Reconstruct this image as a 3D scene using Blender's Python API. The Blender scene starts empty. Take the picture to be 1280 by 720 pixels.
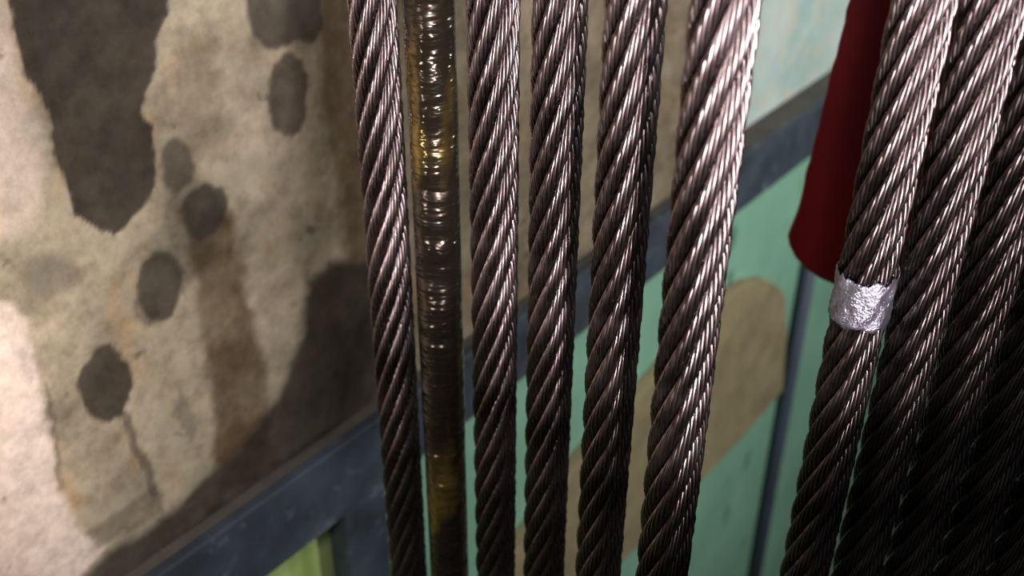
import bpy, math, random
import numpy as np
from mathutils import Vector, Matrix, noise
random.seed(7)
scene = bpy.context.scene
COL = scene.collection

# ------------------------------------------------------------------ camera
FPX, HGT = 1400.0, 1.15                       # focal length in pixels (1280x720), camera height
CAM = Vector((0, 0, HGT))
U_c = Vector((13, 2157, -FPX)).normalized()   # world up seen in camera axes (right, up, forward)
F_c = (Vector((0, 0, 1)) - U_c * U_c.z).normalized()
R_c = F_c.cross(U_c)
if R_c.x < 0: R_c = -R_c
def c2w(v): return Vector((v.dot(R_c), v.dot(F_c), v.dot(U_c)))
cam_d = bpy.data.cameras.new('camera'); cam = bpy.data.objects.new('camera', cam_d); COL.objects.link(cam)
ax, ay, az = c2w(Vector((1, 0, 0))), c2w(Vector((0, 1, 0))), c2w(Vector((0, 0, 1)))
m3 = Matrix((ax, ay, -az)).transposed()
cam.matrix_world = Matrix.Translation(CAM) @ m3.to_4x4()
cam_d.sensor_width = 36; cam_d.lens = FPX * 36 / 1280
cam_d.clip_start = 0.01; cam_d.clip_end = 20
cam_d.dof.use_dof = True; cam_d.dof.focus_distance = 0.262; cam_d.dof.aperture_fstop = 16.0
scene.camera = cam

def ray(u, v): return c2w(Vector(((u - 640) / FPX, -(v - 360) / FPX, 1)))
def at_depth(u, v, z): return CAM + ray(u, v) * z

# ------------------------------------------------------------------ world, lamps, exposure
w = bpy.data.worlds.new('world'); scene.world = w; w.use_nodes = True
w.node_tree.nodes['Background'].inputs[0].default_value = (0.9, 0.95, 1.0, 1)
w.node_tree.nodes['Background'].inputs[1].default_value = 0.03
def lamp(name, kind, loc, energy, color, size):
    d = bpy.data.lights.new(name, kind); d.energy = energy; d.color = color
    o = bpy.data.objects.new(name, d); COL.objects.link(o); o.location = loc
    if kind == 'AREA': d.shape = 'DISK'; d.size = size
    else: d.shadow_soft_size = size
    return o
def aim(o, p): o.rotation_euler = (Vector(p) - o.location).to_track_quat('-Z', 'Y').to_euler()
# the torch held beside the lens
torch = lamp('torch_light', 'SPOT', CAM + ax * 0.012 - ay * 0.008, 1.15, (1.0, 0.91, 0.90), 0.006)
torch.data.spot_size = math.radians(80); torch.data.spot_blend = 1.0
aim(torch, CAM + ray(600, 0))
# the shaft's lamp on the open side, its beam on the upper ropes
side = lamp('side_lamp', 'SPOT', (0.10, -0.12, HGT - 0.12), 13.0, (1.0, 0.90, 0.92), 0.02)
side.data.spot_size = math.radians(36); side.data.spot_blend = 1.0
aim(side, at_depth(740, -40, 0.27))
# unseen fill lamp, added to brighten the green wall
top = lamp('wall_fill_lamp', 'AREA', (0.62, 0.34, HGT - 0.02), 4.6, (0.98, 1.0, 0.97), 0.10)
aim(top, (0.30, 0.85, HGT - 0.50))
# unseen fill lamp, added to make the concrete's outer side bright
conc_fill = lamp('concrete_fill_lamp', 'AREA', (-0.130, 0.115, 0.99), 0.52, (1.0, 0.90, 0.85), 0.05)
aim(conc_fill, (-0.215, 0.225, 0.94))
scene.view_settings.view_transform = 'Standard'
scene.view_settings.look = 'None'
scene.view_settings.gamma = 1.0
scene.view_settings.use_curve_mapping = False
scene.view_settings.exposure = 0.0

# ------------------------------------------------------------------ material helpers
def srgb(r, g, b):
    f = lambda c: (c / 255 / 12.92) if c / 255 <= 0.04045 else ((c / 255 + 0.055) / 1.055) ** 2.4
    return (f(r), f(g), f(b), 1)
class Mat:
    def __init__(s, name, rough=0.6, metal=0.0, spec=0.5):
        s.m = bpy.data.materials.new(name); s.m.use_nodes = True
        s.t = s.m.node_tree; s.b = s.t.nodes['Principled BSDF']
        s.b.inputs['Roughness'].default_value = rough; s.b.inputs['Metallic'].default_value = metal
        s.b.inputs['Specular IOR Level'].default_value = spec
        s.tc = s.t.nodes.new('ShaderNodeTexCoord')
    def put(s, sock, val):
        if hasattr(val, 'is_output'): s.t.links.new(val, sock)
        else: sock.default_value = val
    def noise(s, scale, detail=4, rough=0.55, stretch=(1, 1, 1), dist=0.0, color=False):
        mp = s.t.nodes.new('ShaderNodeMapping'); mp.inputs['Scale'].default_value = stretch
        s.t.links.new(s.tc.outputs['Object'], mp.inputs[0])
        n = s.t.nodes.new('ShaderNodeTexNoise'); n.inputs['Scale'].default_value = scale
        n.inputs['Detail'].default_value = detail; n.inputs['Roughness'].default_value = rough
        n.inputs['Distortion'].default_value = dist
        s.t.links.new(mp.outputs[0], n.inputs['Vector'])
        return n.outputs['Color' if color else 'Fac']
    def ramp(s, fac, stops):
        r = s.t.nodes.new('ShaderNodeValToRGB'); cr = r.color_ramp
        while len(cr.elements) < len(stops): cr.elements.new(0.5)
        for e, (p, c) in zip(cr.elements, stops):
            e.position = p; e.color = c if hasattr(c, '__len__') else (c, c, c, 1)
        s.t.links.new(fac, r.inputs[0]); return r.outputs[0]
    def mix(s, fac, a, b, mode='MIX'):
        n = s.t.nodes.new('ShaderNodeMix'); n.data_type = 'RGBA'; n.blend_type = mode
        s.put(n.inputs['Factor'], fac); s.put(n.inputs['A'], a); s.put(n.inputs['B'], b)
        return n.outputs['Result']
    def math(s, op, a, b=0.0, clamp=False):
        n = s.t.nodes.new('ShaderNodeMath'); n.operation = op; n.use_clamp = clamp
        s.put(n.inputs[0], a); s.put(n.inputs[1], b); return n.outputs[0]
    def color(s, c): s.put(s.b.inputs['Base Color'], c)
    def rough(s, c): s.put(s.b.inputs['Roughness'], c)
    def bump(s, h, strength=0.3, dist=0.001):
        n = s.t.nodes.new('ShaderNodeBump'); n.inputs['Strength'].default_value = strength
        n.inputs['Distance'].default_value = dist
        s.t.links.new(h, n.inputs['Height']); s.t.links.new(n.outputs[0], s.b.inputs['Normal'])
    def attr(s, name):
        n = s.t.nodes.new('ShaderNodeAttribute'); n.attribute_name = name
        sp = s.t.nodes.new('ShaderNodeSeparateColor'); s.t.links.new(n.outputs['Color'], sp.inputs[0])
        return sp.outputs

# ------------------------------------------------------------------ object helpers
def mesh_obj(name, verts, faces, mat, parent=None, smooth=False):
    me = bpy.data.meshes.new(name); me.from_pydata([tuple(v) for v in verts], [], faces)
    if smooth: me.polygons.foreach_set('use_smooth', [True] * len(me.polygons))
    me.materials.append(mat.m); me.update()
    o = bpy.data.objects.new(name, me); COL.objects.link(o); o.parent = parent
    return o
def tag(o, label=None, cat=None, group=None, kind=None):
    if label: o['label'] = label
    if cat: o['category'] = cat
    if group: o['group'] = group
    if kind: o['kind'] = kind
    return o
def empty(name, loc, rz=0):
    o = bpy.data.objects.new(name, None); COL.objects.link(o); o.location = loc; o.rotation_euler = (0, 0, rz)
    o.empty_display_size = 0.02
    return o
def bevel(o, width, seg=2):
    b = o.modifiers.new('bevel', 'BEVEL'); b.width = width; b.segments = seg; b.limit_method = 'ANGLE'

# wall frame: t runs along the wall, n points out of it to the camera side, origin on the floor
VPU = 1970.0; VPV = 360 - FPX * FPX / 2157
tdir = ray(VPU, VPV); tdir.z = 0; tdir.normalize()
ndir = Vector((tdir.y, -tdir.x, 0))
BARP = at_depth(350, 612, 0.456)                       # a point on the bar's front top edge
ORG = Vector((BARP.x, BARP.y, 0))
BZ = BARP.z
WROT = math.atan2(tdir.y, tdir.x)
WM = Matrix.Translation(ORG) @ Matrix(((tdir.x, -ndir.x, 0), (tdir.y, -ndir.y, 0), (0, 0, 1))).to_4x4()  # local x=t, y=-n (into wall), z up
def on_wall(u, v, off=0.0):
    """pixel -> (s, z) in the wall frame on the plane lying off metres in front of the bar's face"""
    d = ray(u, v); p0 = ORG + ndir * off
    k = (p0 - CAM).dot(ndir) / d.dot(ndir); p = CAM + d * k
    return ((p - ORG).dot(tdir), p.z)
def wall_obj(name, verts, faces, mat, parent=None, smooth=False):
    o = mesh_obj(name, verts, faces, mat, parent, smooth)
    if parent is None: o.matrix_world = WM
    return o
def box(s0, s1, y0, y1, z0, z1):
    v = [(s, y, z) for z in (z0, z1) for y in (y0, y1) for s in (s0, s1)]
    return v, [(0, 2, 3, 1), (4, 5, 7, 6), (0, 1, 5, 4), (2, 6, 7, 3), (0, 4, 6, 2), (1, 3, 7, 5)]

# ------------------------------------------------------------------ materials
green = Mat('wall_paint_light_falloff', 0.55)
gz = green.t.nodes.new('ShaderNodeSeparateXYZ'); green.t.links.new(green.tc.outputs['Object'], gz.inputs[0])
lo = green.mix(green.ramp(green.noise(14, 5), [(0.35, 0), (0.7, 1)]), srgb(122, 166, 142), srgb(138, 182, 158))
lo = green.mix(green.ramp(green.noise(60, 3, stretch=(1, 1, 0.4)), [(0.66, 0), (0.76, 0.5)]), lo, srgb(82, 128, 100))
hi = green.mix(green.ramp(green.noise(22, 4), [(0.4, 0), (0.62, 1)]), srgb(156, 178, 172), srgb(184, 196, 191))
hi = green.mix(green.ramp(green.noise(55, 2), [(0.5, 0), (0.66, 0.75)]), hi, srgb(192, 184, 166))
hi = green.mix(green.ramp(green.noise(38, 3), [(0.56, 0), (0.7, 0.5)]), hi, srgb(172, 170, 192))
for pu, pv, ru, rz_ in ((915, 298, .010, .013), (912, 352, .006, .012), (934, 576, .005, .014), (908, 640, .004, .018)):   # worn scuffs in the mint paint
    s_, z_ = on_wall(pu, pv, -0.022)
    wx = green.math('ADD', gz.outputs[0], green.math('MULTIPLY', green.math('SUBTRACT', green.noise(90, 3), 0.5), 0.012))
    dx = green.math('DIVIDE', green.math('SUBTRACT', wx, s_), ru)
    dz = green.math('DIVIDE', green.math('SUBTRACT', gz.outputs[2], z_), rz_)
    r2 = green.math('ADD', green.math('MULTIPLY', dx, dx), green.math('MULTIPLY', dz, dz))
    lo = green.mix(green.ramp(r2, [(0.3, 0.75), (1.0, 0)]), lo, srgb(70, 108, 88))
gcol = green.mix(green.math('GREATER_THAN', gz.outputs[2], BZ - 0.02), lo, hi)  # light falloff put into the colour above the bar, plus a slight tint difference
green.color(gcol); green.bump(green.noise(180, 3), 0.15, 0.0006)

conc = Mat('stained_concrete', 0.85, spec=0.25)
at = conc.attr('stain_light')
base = conc.mix(conc.ramp(conc.noise(34, 6, 0.65), [(0.32, 0), (0.68, 1)]), srgb(132, 120, 100), srgb(194, 178, 154))
base = conc.mix(conc.ramp(conc.noise(75, 3, 0.6), [(0.52, 0), (0.7, 0.55)]), base, srgb(136, 136, 120))
base = conc.mix(conc.ramp(conc.noise(48, 4, 0.6, (1, 1, .6)), [(0.58, 0), (0.74, 0.6)]), base, srgb(186, 150, 106))
base = conc.mix(at[2], base, conc.mix(conc.noise(40, 3), srgb(226, 204, 190), srgb(240, 222, 208)))
brown = conc.mix(conc.noise(60, 4), srgb(66, 48, 30), srgb(102, 80, 52))
base = conc.mix(conc.math('MULTIPLY', at[1], conc.ramp(conc.noise(50, 4), [(0.25, 0.55), (0.6, 1)])), base, brown)
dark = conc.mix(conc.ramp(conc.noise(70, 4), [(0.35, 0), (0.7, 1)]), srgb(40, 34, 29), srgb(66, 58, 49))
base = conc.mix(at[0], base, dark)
base = conc.mix(1.0, base, conc.ramp(conc.noise(150, 5, 0.7), [(0.3, 0.62), (0.62, 1.0)]), 'MULTIPLY')
base = conc.mix(conc.ramp(conc.noise(95, 3, 0.5), [(0.68, 0), (0.74, 0.6)]), base, srgb(70, 60, 48))
conc.color(base)
conc.bump(conc.noise(260, 5, 0.65), 0.35, 0.0012)

steelp = Mat('dark_blue_steel_paint', 0.5, spec=0.4)
c = steelp.mix(steelp.ramp(steelp.noise(30, 4), [(0.35, 0), (0.7, 1)]), srgb(46, 52, 60), srgb(72, 80, 92))
c = steelp.mix(steelp.ramp(steelp.noise(42, 5, 0.7), [(0.56, 0), (0.7, 0.6)]), c, srgb(120, 130, 146))
steelp.color(c); steelp.bump(steelp.noise(220, 4), 0.25, 0.0006)
dust = Mat('dirty_top_of_bar', 0.9)
dust.color(dust.mix(dust.noise(60, 4), srgb(50, 46, 41), srgb(96, 90, 82)))

pane_m = Mat('yellow_green_panel', 0.35)
pane_m.color(pane_m.mix(pane_m.ramp(pane_m.noise(16, 2, stretch=(3, 1, .3)), [(0.4, 0), (0.6, 1)]), srgb(136, 158, 84), srgb(186, 206, 140)))
beige = Mat('beige_board', 0.8)
beige.color(beige.mix(beige.ramp(beige.noise(40, 4), [(0.35, 0), (0.7, 1)]), srgb(128, 114, 86), srgb(150, 136, 104)))
beige.bump(beige.noise(200, 3), 0.2, 0.0005)
conduit_m = Mat('blue_grey_conduit', 0.5)
conduit_m.color(conduit_m.mix(conduit_m.noise(40, 3), srgb(60, 66, 82), srgb(76, 83, 100)))
red_m = Mat('red_paint', 0.55, spec=0.3)
red_m.color(red_m.mix(red_m.ramp(red_m.noise(45, 4), [(0.3, 0), (0.75, 1)]), srgb(106, 9, 16), srgb(124, 13, 22)))
red_m.bump(red_m.noise(150, 3), 0.2, 0.0006)
floor_m = Mat('floor_concrete', 0.9)
floor_m.color(floor_m.mix(floor_m.noise(12, 5), srgb(70, 66, 60), srgb(104, 98, 90)))

wire = Mat('oiled_steel_wire', 0.3, 1.0)
grime = wire.ramp(wire.noise(70, 4, 0.6, (1, 1, .5)), [(0.42, 0), (0.7, 0.8)])
wire.color(wire.mix(grime, srgb(146, 132, 132), srgb(60, 50, 48)))
wire.rough(wire.ramp(wire.noise(120, 3), [(0.3, 0.2), (0.7, 0.36)]))
fibre = Mat('oily_rope_core', 0.7); fibre.color(srgb(38, 32, 28))
rod_m = Mat('greased_rod', 0.3, 0.75, 0.5)
sm = rod_m.ramp(rod_m.noise(50, 4, 0.6, (1, 1, .35)), [(0.54, 0), (0.66, 1)])
rod_m.color(rod_m.mix(sm, srgb(62, 54, 46), srgb(122, 104, 54)))
rod_m.rough(rod_m.ramp(rod_m.noise(90, 3), [(0.3, 0.12), (0.7, 0.3)]))
rod_m.bump(rod_m.noise(85, 4, 0.55, (.3, .3, 1)), 0.9, 0.006)
foil = Mat('silver_foil_tape', 0.28, 0.9)
foil.color(foil.mix(foil.noise(160, 3), srgb(160, 158, 174), srgb(200, 196, 212)))
foil.bump(foil.noise(420, 4, 0.7), 0.8, 0.0012)
foil.rough(foil.ramp(foil.noise(240, 2), [(0.3, 0.25), (0.7, 0.5)]))

# ------------------------------------------------------------------ structure
ZTOP = HGT + 0.35
S0, S1 = -0.75, 1.7
v, f = box(S0, S1, 0.022, 0.07, 0.0, ZTOP)
tag(wall_obj('wall_back', v, f, green), 'green painted shaft wall behind the ropes, light falloff coloured into its paler top', kind='structure')
v, f = box(-1.6, 2.2, -1.6, 2.4, -0.05, 0.0)
tag(mesh_obj('floor', v, f, floor_m), 'dark concrete shaft floor', kind='structure')

# stained concrete pier standing on the bar: front face 12 mm behind the bar's face
COFF = -0.009
PZ0 = BZ + 0.0015
sR = (on_wall(944, 0, COFF)[0] + on_wall(929, 165, COFF)[0]) / 2
corners = [on_wall(u, vv, COFF) for u, vv in ((0, 0), (480, 0), (0, 720), (480, 520))]
sa, sb = min(c[0] for c in corners) - .01, max(c[0] for c in corners) + .01
za, zb = PZ0, max(c[1] for c in corners) + .015
ss = list(np.linspace(S0, sa, 12)[:-1]) + list(np.arange(sa, sb, 0.0011)) + list(np.linspace(sb, sR, 40))
zs = list(np.arange(za, zb, 0.0011)) + list(np.linspace(zb, ZTOP, 12))
def wall_pix(s, z, off=COFF):
    p = ORG + tdir * s + ndir * off; p = Vector((p.x, p.y, z)) - CAM
    d = p.dot(az)
    if d < 0.05: return (-9999, -9999)
    return (640 + FPX * p.dot(ax) / d, 360 - FPX * p.dot(ay) / d)
# outlines of stains, painted shade and glare are laid out once, in the concrete's own flat coordinates (s, z)
def outl(pts): return np.array([on_wall(u, v, COFF) for u, v in pts])
def seg_dist(P, a, b):
    ab = b - a; k = np.clip(((P - a) @ ab) / (ab @ ab), 0, 1)
    return np.linalg.norm(P - a - k[:, None] * ab, axis=1)
def poly_sd(P, poly):
    d = np.full(len(P), 1e9); ins = np.zeros(len(P), bool); n = len(poly)
    for i in range(n):
        a, b = poly[i], poly[(i + 1) % n]
        d = np.minimum(d, seg_dist(P, a, b))
        c = (a[1] > P[:, 1]) != (b[1] > P[:, 1])
        with np.errstate(divide='ignore', invalid='ignore'):
            x = (b[0] - a[0]) * (P[:, 1] - a[1]) / (b[1] - a[1]) + a[0]
        ins ^= c & (P[:, 0] < x)
    return np.where(ins, -d, d)
def ell(cu, cv, ru, rv, n=14, tilt=0.0):
    return [(cu + ru * math.cos(a) * math.cos(tilt) - rv * math.sin(a) * math.sin(tilt),
             cv + ru * math.cos(a) * math.sin(tilt) + rv * math.sin(a) * math.cos(tilt)) for a in np.linspace(0, 2 * math.pi, n + 1)[:-1]]
BIG = [(6, -60), (10, 10), (16, 45), (35, 100), (55, 135), (68, 190), (85, 240), (90, 268), (115, 285), (145, 294), (165, 275),
       (192, 245), (195, 220), (188, 165), (178, 145), (190, 110), (195, 55), (208, 20), (212, -60)]
STAINS_AND_LIGHT = [  # channel, outline pixels, edge softness (mm), strength
    (0, BIG, 1.2, 0.93), (0, [(140, -60), (150, 20), (175, 42), (205, 20), (212, -60)], 2.5, 0.5),
    (0, [(306, -60), (310, 10), (318, 45), (332, 60), (390, 55), (404, 36), (398, -60)], 2.0, 0.85),
    (0, ell(359, 122, 25, 56), 2.0, 0.8),
    (0, ell(222, 205, 22, 36), 2.5, 0.72), (0, ell(240, 290, 36, 70), 6, 0.42), (0, ell(257, 265, 26, 34), 2.5, 0.82),
    (0, ell(198, 358, 32, 44, tilt=0.1), 2.2, 0.84), (0, ell(182, 385, 20, 22), 2, 0.5),
    (0, ell(130, 479, 33, 46), 1.4, 0.9),
    (0, [(145, 515), (156, 512), (200, 618), (190, 624)], 1.4, 0.62),
    (0, ell(66, 345, 34, 30), 5, 0.38), (0, ell(232, 520, 8, 32, tilt=-0.15), 2, 0.35),
    (0, [(58, 480), (62, 478), (80, 605), (74, 607)], 1.2, 0.4),
    (0, [(105, 668), (150, 640), (200, 605), (205, 640), (120, 690)], 2.5, 0.45),
    (0, [(90, 735), (150, 680), (200, 650), (240, 610), (300, 560), (345, 500), (375, 420), (385, 350), (420, 330), (500, 320), (500, 540), (200, 760)], 8, 0.93), (0, [(140, 745), (250, 650), (480, 480), (500, 545), (200, 765)], 4, 0.8),  # second outline paints the dark gap's shade and soot along the bar
    (1, [(225, 260), (290, 270), (310, 380), (335, 480), (345, 600), (270, 620), (262, 480), (245, 360)], 6, 0.95),
    (1, [(395, -60), (470, -60), (480, 300), (500, 540), (420, 560), (440, 400), (425, 250), (400, 150)], 9, 0.92),
    (1, [(450, -60), (1000, -60), (1000, 200), (500, 540), (465, 300)], 9, 0.6),  # brown wash paints the ropes' shadow onto the concrete behind them
    (1, [(215, 40), (270, 30), (280, 180), (235, 200)], 9, 0.35),
    (1, ell(300, 460, 40, 30), 5, 0.6), (1, ell(45, 385, 30, 22), 4, 0.3),
    (2, [(-400, 350), (10, 380), (40, 430), (60, 520), (72, 600), (100, 660), (130, 690), (60, 760), (-400, 760)], 3.5, 0.9),
    (2, [(-400, -80), (2, -80), (6, 20), (40, 130), (60, 220), (40, 300), (-400, 350)], 10, 0.5)]  # upper pale area: overexposed light painted into the concrete colour
NS, NZ = len(ss), len(zs)
SS, ZZ = np.meshgrid(np.array(ss), np.array(zs))
P = np.stack([SS.ravel(), ZZ.ravel()], 1)
W = np.zeros_like(P)
vis = (P[:, 0] > sa - .05) & (P[:, 0] < sb + .05) & (P[:, 1] < zb + .02)
for i in np.nonzero(vis)[0]:
    q = Vector((P[i, 0] * 75, P[i, 1] * 75, 0.3)); q2 = q * 3.7
    a = noise.noise_vector(q); b = noise.noise_vector(q2)
    W[i] = (a.x * .0026 + b.x * .0011, a.y * .0026 + b.y * .0011)
PW = P + W
ch = np.zeros((len(P), 3))
for k, pts, soft, st in STAINS_AND_LIGHT:
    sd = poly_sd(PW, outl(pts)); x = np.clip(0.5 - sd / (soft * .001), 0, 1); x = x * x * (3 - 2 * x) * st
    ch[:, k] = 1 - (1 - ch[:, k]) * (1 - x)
verts = [(s, -COFF, z) for s, z in P]
faces = [(j * NS + i, j * NS + i + 1, (j + 1) * NS + i + 1, (j + 1) * NS + i) for j in range(NZ - 1) for i in range(NS - 1)]
o = len(verts)                                           # close the block: end face, top, bottom, back
verts += [(sR, 0.0216, zs[0]), (sR, 0.0216, zs[-1]), (S0, 0.0216, zs[0]), (S0, 0.0216, zs[-1])]
fr, tr, fl, tl = NS - 1, NZ * NS - 1, 0, (NZ - 1) * NS
faces += [(fr, o, o + 1, tr), (fl, tl, o + 3, o + 2), (tl, tr, o + 1, o + 3), (fl, o + 2, o, fr), (o, o + 2, o + 3, o + 1)]
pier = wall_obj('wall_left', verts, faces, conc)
ca = pier.data.color_attributes.new('stain_light', 'FLOAT_COLOR', 'POINT')
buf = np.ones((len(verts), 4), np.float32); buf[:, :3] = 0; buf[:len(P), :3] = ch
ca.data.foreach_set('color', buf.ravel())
tag(pier, 'water-stained beige concrete pier with dark drips', kind='structure')

# ------------------------------------------------------------------ steel frame: angle bar, upright, panel
BH = 0.040
fr_o = empty('angle_iron_support', (0, 0, 0)); fr_o.matrix_world = WM
tag(fr_o, 'dark blue painted steel frame running along the bottom of the stained concrete', 'steel support')
v, f = box(S0, S1, 0.0, 0.005, BZ - BH, BZ); r = mesh_obj('rail', v, f, steelp, fr_o); bevel(r, .0008)
v, f = box(S0, S1, 0.005, 0.0217, BZ - 0.005, BZ - 0.0002); r = mesh_obj('top_flange', v, f, dust, fr_o)
s_a = on_wall(437, 700, 0)[0]; s_b = on_wall(490, 700, 0)[0]  # real upright, widened to stand in for the rope's shadow beside it
v, f = box(s_a, s_b, 0.0005, 0.0217, 0.0, BZ - BH); r = mesh_obj('upright', v, f, steelp, fr_o); bevel(r, .0008)
v, f = box(s_a - 0.55, s_a, 0.012, 0.018, 0.03, BZ - BH); mesh_obj('panel', v, f, pane_m, fr_o)

# ------------------------------------------------------------------ beige board and conduit on the wall
GOFF = -0.022
def slab(name, pts, off, thick, mat):
    """a flat piece with its own outline, standing off the wall"""
    q = [on_wall(u, v, off) for u, v in pts]
    n = len(q)
    verts = [(s, -off, z) for s, z in q] + [(s, -off + thick, z) for s, z in q]
    A = sum(q[i][0] * q[(i + 1) % n][1] - q[(i + 1) % n][0] * q[i][1] for i in range(n))
    idx = list(range(n)) if A > 0 else list(range(n))[::-1]
    faces = [tuple(idx), tuple(i + n for i in idx[::-1])]
    faces += [(idx[i], idx[i] + n, idx[(i + 1) % n] + n, idx[(i + 1) % n]) for i in range(n)]
    o = wall_obj(name, verts, faces, mat); return o
b = slab('beige_board', [(982, 372), (984, 420), (979, 488), (930, 545), (868, 612), (800, 682), (715, 765), (640, 830), (640, 700), (716, 588), (815, 478), (862, 425),
                 (893, 388), (915, 366), (938, 353), (958, 350), (973, 358)], GOFF + .0095, 0.009, beige)
bevel(b, .001); tag(b, 'beige board with a rounded end fixed flat to the mint green wall', 'board')
cu = on_wall(1000, 350, GOFF)[0]; cv = on_wall(935, 720, GOFF)[0]; sc = (cu + cv) / 2
N = 16; verts = []; faces = []
for z in (0.0, BZ - 0.006):
    verts += [(sc + .0062 * math.cos(2 * math.pi * i / N), 0.0155 + .0062 * math.sin(2 * math.pi * i / N), z) for i in range(N)]
faces = [(i, (i + 1) % N, N + (i + 1) % N, N + i) for i in range(N)] + [tuple(range(N))[::-1], tuple(range(N, 2 * N))]
c = wall_obj('conduit', verts, faces, conduit_m, smooth=True)
tag(c, 'thin blue-grey conduit running straight down the mint green wall', 'conduit')

# ------------------------------------------------------------------ red plate behind the taped rope
RD = 0.40
cen = at_depth(1100, 200, RD); hd = Vector((cen.x, cen.y, 0)).normalized(); rx = Vector((hd.y, -hd.x, 0))
def on_plate(u, v):
    d = ray(u, v); k = (cen - CAM).dot(hd) / d.dot(hd); p = CAM + d * k - cen
    return (p.dot(rx), p.z)
jag = [(1062 - 25 * k / 10.0 * 2.9 + 2.6 * noise.noise(Vector((k * 2.3, 0.4, 0.7))), 29 * k) for k in np.arange(-3, 10, 0.5)]
pts = [on_plate(*p) for p in jag + [(984, 296), (986, 308), (994, 324), (1008, 338), (1024, 349), (1045, 358), (1075, 363), (1105, 360), (1128, 350),
       (1143, 332), (1160, 290), (1200, 150), (1236, 0), (1262, -90)]]
n = len(pts)
verts = [(x, 0, z) for x, z in pts] + [(x, .008, z) for x, z in pts]
faces = [tuple(range(n)), tuple(range(2 * n - 1, n - 1, -1))] + [(i, i + n, (i + 1) % n + n, (i + 1) % n) for i in range(n)]
r = mesh_obj('red_plate', verts, faces, red_m)
r.matrix_world = Matrix.Translation(cen) @ Matrix(((rx.x, hd.x, 0), (rx.y, hd.y, 0), (0, 0, 1))).to_4x4()
bevel(r, .0012); tag(r, 'dark red painted plate with rounded lower end behind the taped rope', 'plate')

# ------------------------------------------------------------------ wire ropes
D = 0.013; RS = 0.00176; RC = D / 2 - RS; RW = RS * .342 / 1.342 * 1.02
LAY, WLAY, NW, NSTR = 0.086, 0.0235, 9, 8
RL = HGT + 0.15
def strand_mesh():
    step = 0.0029; z = np.arange(0, RL + step, step); n = len(z)
    th = 2 * np.pi * z / LAY; al = math.atan(2 * math.pi * RC / LAY)
    e1 = np.stack([np.cos(th), np.sin(th), 0 * z], 1); et = np.stack([-np.sin(th), np.cos(th), 0 * z], 1)
    e2 = et * math.cos(al) - np.array([0, 0, 1]) * math.sin(al)
    C = e1 * RC + np.stack([0 * z, 0 * z, z], 1)
    V, Fq = [], []
    def tube(ctr, a, b, rad, k):
        base = sum(len(x) for x in V)
        ring = np.stack([ctr + rad * (math.cos(2 * math.pi * j / k) * a + math.sin(2 * math.pi * j / k) * b) for j in range(k)], 1)
        V.append(ring.reshape(-1, 3)); m = len(ctr)
        for i in range(m - 1):
            for j in range(k):
                p = base + i * k; Fq.append((p + j, p + (j + 1) % k, p + k + (j + 1) % k, p + k + j))
    s = z / math.cos(al)
    for w_ in range(NW):
        ph = 2 * np.pi * w_ / NW - 2 * np.pi * s / WLAY
        cp, sp = np.cos(ph)[:, None], np.sin(ph)[:, None]
        a = cp * e1 + sp * e2; b = -sp * e1 + cp * e2
        tube(C + (RS - RW) * a, a, b, RW * 0.98, 5)
    tube(C[::2], e1[::2], e2[::2], RS - RW * 1.25, 4)
    me = bpy.data.meshes.new('strand'); me.from_pydata(np.concatenate(V).tolist(), [], Fq)
    me.polygons.foreach_set('use_smooth', [True] * len(me.polygons)); me.materials.append(wire.m); me.update()
    return me
STR = strand_mesh()
k = 10; vv = [(0.0034 * math.cos(2 * math.pi * i / k), 0.0034 * math.sin(2 * math.pi * i / k), z) for z in (0, RL) for i in range(k)]
CORE = bpy.data.meshes.new('core'); CORE.from_pydata(vv, [], [(i, (i + 1) % k, k + (i + 1) % k, k + i) for i in range(k)] + [tuple(range(k))[::-1], tuple(range(k, 2 * k))])
CORE.materials.append(fibre.m)
ROPES = [  # centre pixel at row 360, width in pixels there, label
    (488, 56, 'steel wire rope next to the stained concrete, between it and the greasy rod', 0),
    (618, 60, 'steel wire rope next to the greasy brown rod, on its side away from the concrete', 0),
    (690, 63, 'steel wire rope second from the greasy rod, on its side away from the concrete', 0),
    (771, 70, 'steel wire rope third from the greasy rod, on its side away from the concrete', 0),
    (867, 80, 'brightest steel wire rope, fourth from the greasy rod, beside open green wall', 0),
    (1080, 72, 'dark steel wire rope wrapped with a silver tape band, before the red plate', 1),
    (1157, 72, 'dark steel wire rope right beside the taped rope', 1),
    (1233, 72, 'dark steel wire rope second from the taped rope in the tight row', 1),
    (1309, 72, 'dark steel wire rope third from the taped rope in the tight row', 1),
    (1384, 72, 'dark steel wire rope fourth from the taped rope in the tight row', 1)]
GR = ['steel wire ropes spaced out beside the rod', 'steel wire ropes in the tight row']
rope_pos = []
for i, (u, wpx, lab, g) in enumerate(ROPES):
    p = at_depth(u, 360, D * FPX / wpx); rope_pos.append(p)
    root = empty('wire_rope', (p.x, p.y, 0), random.uniform(0, 6.28)); tag(root, lab, 'wire rope', GR[g])
    for k in range(NSTR):
        s = bpy.data.objects.new('strand', STR); COL.objects.link(s); s.parent = root; s.rotation_euler = (0, 0, 2 * math.pi * k / NSTR)
    c = bpy.data.objects.new('core', CORE); COL.objects.link(c); c.parent = root
    if i == 5: taped = root

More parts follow.
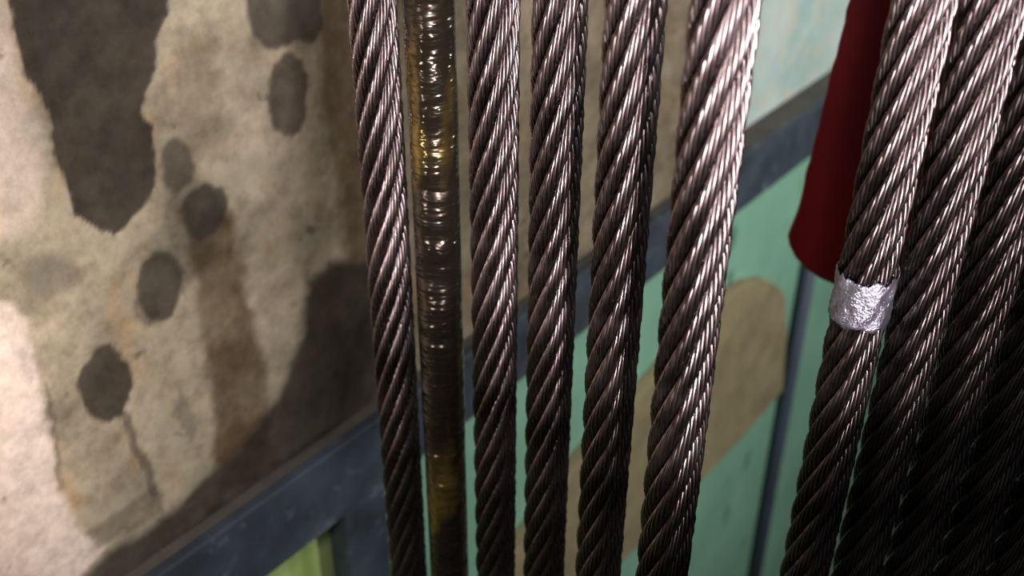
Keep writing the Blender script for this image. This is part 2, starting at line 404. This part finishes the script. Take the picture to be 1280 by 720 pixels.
# silver tape band on the taped rope
px = rope_pos[5]
def z_on(u, v):
    d = ray(u, v); k = (px.y - CAM.y) / d.y; return (CAM + d * k).z
zt, zb_ = z_on(1085, 338), z_on(1075, 395)
NA, NH = 72, 14; verts = []; faces = []
for j in range(NH + 1):
    for i in range(NA):
        a = 2 * math.pi * i / NA; t = j / NH
        top = zt + .0022 * noise.noise(Vector((math.cos(a) * 2.2, math.sin(a) * 2.2, 5.1))) + .0013 * noise.noise(Vector((math.cos(a) * 7, math.sin(a) * 7, 2.1)))
        bot = zb_ + .0012 * noise.noise(Vector((math.cos(a) * 2.5, math.sin(a) * 2.5, 9.1)))
        z = bot + (top - bot) * t
        ph = a - 2 * math.pi * z / LAY - taped.rotation_euler.z * 0
        r_ = D / 2 + .00016 - .00042 * (0.5 - 0.5 * math.cos(8 * (ph))) + .00025 * noise.noise(Vector((a * 6, z * 700, 1.0)))
        verts.append((r_ * math.cos(a), r_ * math.sin(a), z))
for j in range(NH):
    for i in range(NA): faces.append((j * NA + i, j * NA + (i + 1) % NA, (j + 1) * NA + (i + 1) % NA, (j + 1) * NA + i))
tp = mesh_obj('tape_band', verts, faces, foil, taped, smooth=True); tp['label'] = 'crinkled silver foil tape band'
so = tp.modifiers.new('thick', 'SOLIDIFY'); so.thickness = 0.0002; so.offset = 1

# ------------------------------------------------------------------ greased rod
p = at_depth(549, 360, 0.0128 * FPX / 57)
NA = 28; zz = np.arange(0, RL + .002, .004); verts = []; faces = []
for z in zz:
    for i in range(NA):
        a = 2 * math.pi * i / NA
        r_ = 0.0064 + .00022 * noise.noise(Vector((math.cos(a) * 1.3, math.sin(a) * 1.3, z * 55)))
        verts.append((r_ * math.cos(a), r_ * math.sin(a), z))
for j in range(len(zz) - 1):
    for i in range(NA): faces.append((j * NA + i, j * NA + (i + 1) % NA, (j + 1) * NA + (i + 1) % NA, (j + 1) * NA + i))
m = len(verts) - NA; faces += [tuple(range(NA))[::-1], tuple(range(m, m + NA))]
rod = mesh_obj('steel_rod', verts, faces, rod_m, smooth=True); rod.location = (p.x, p.y, 0)
tag(rod, 'smooth greasy brown rod standing between two wire ropes', 'rod')
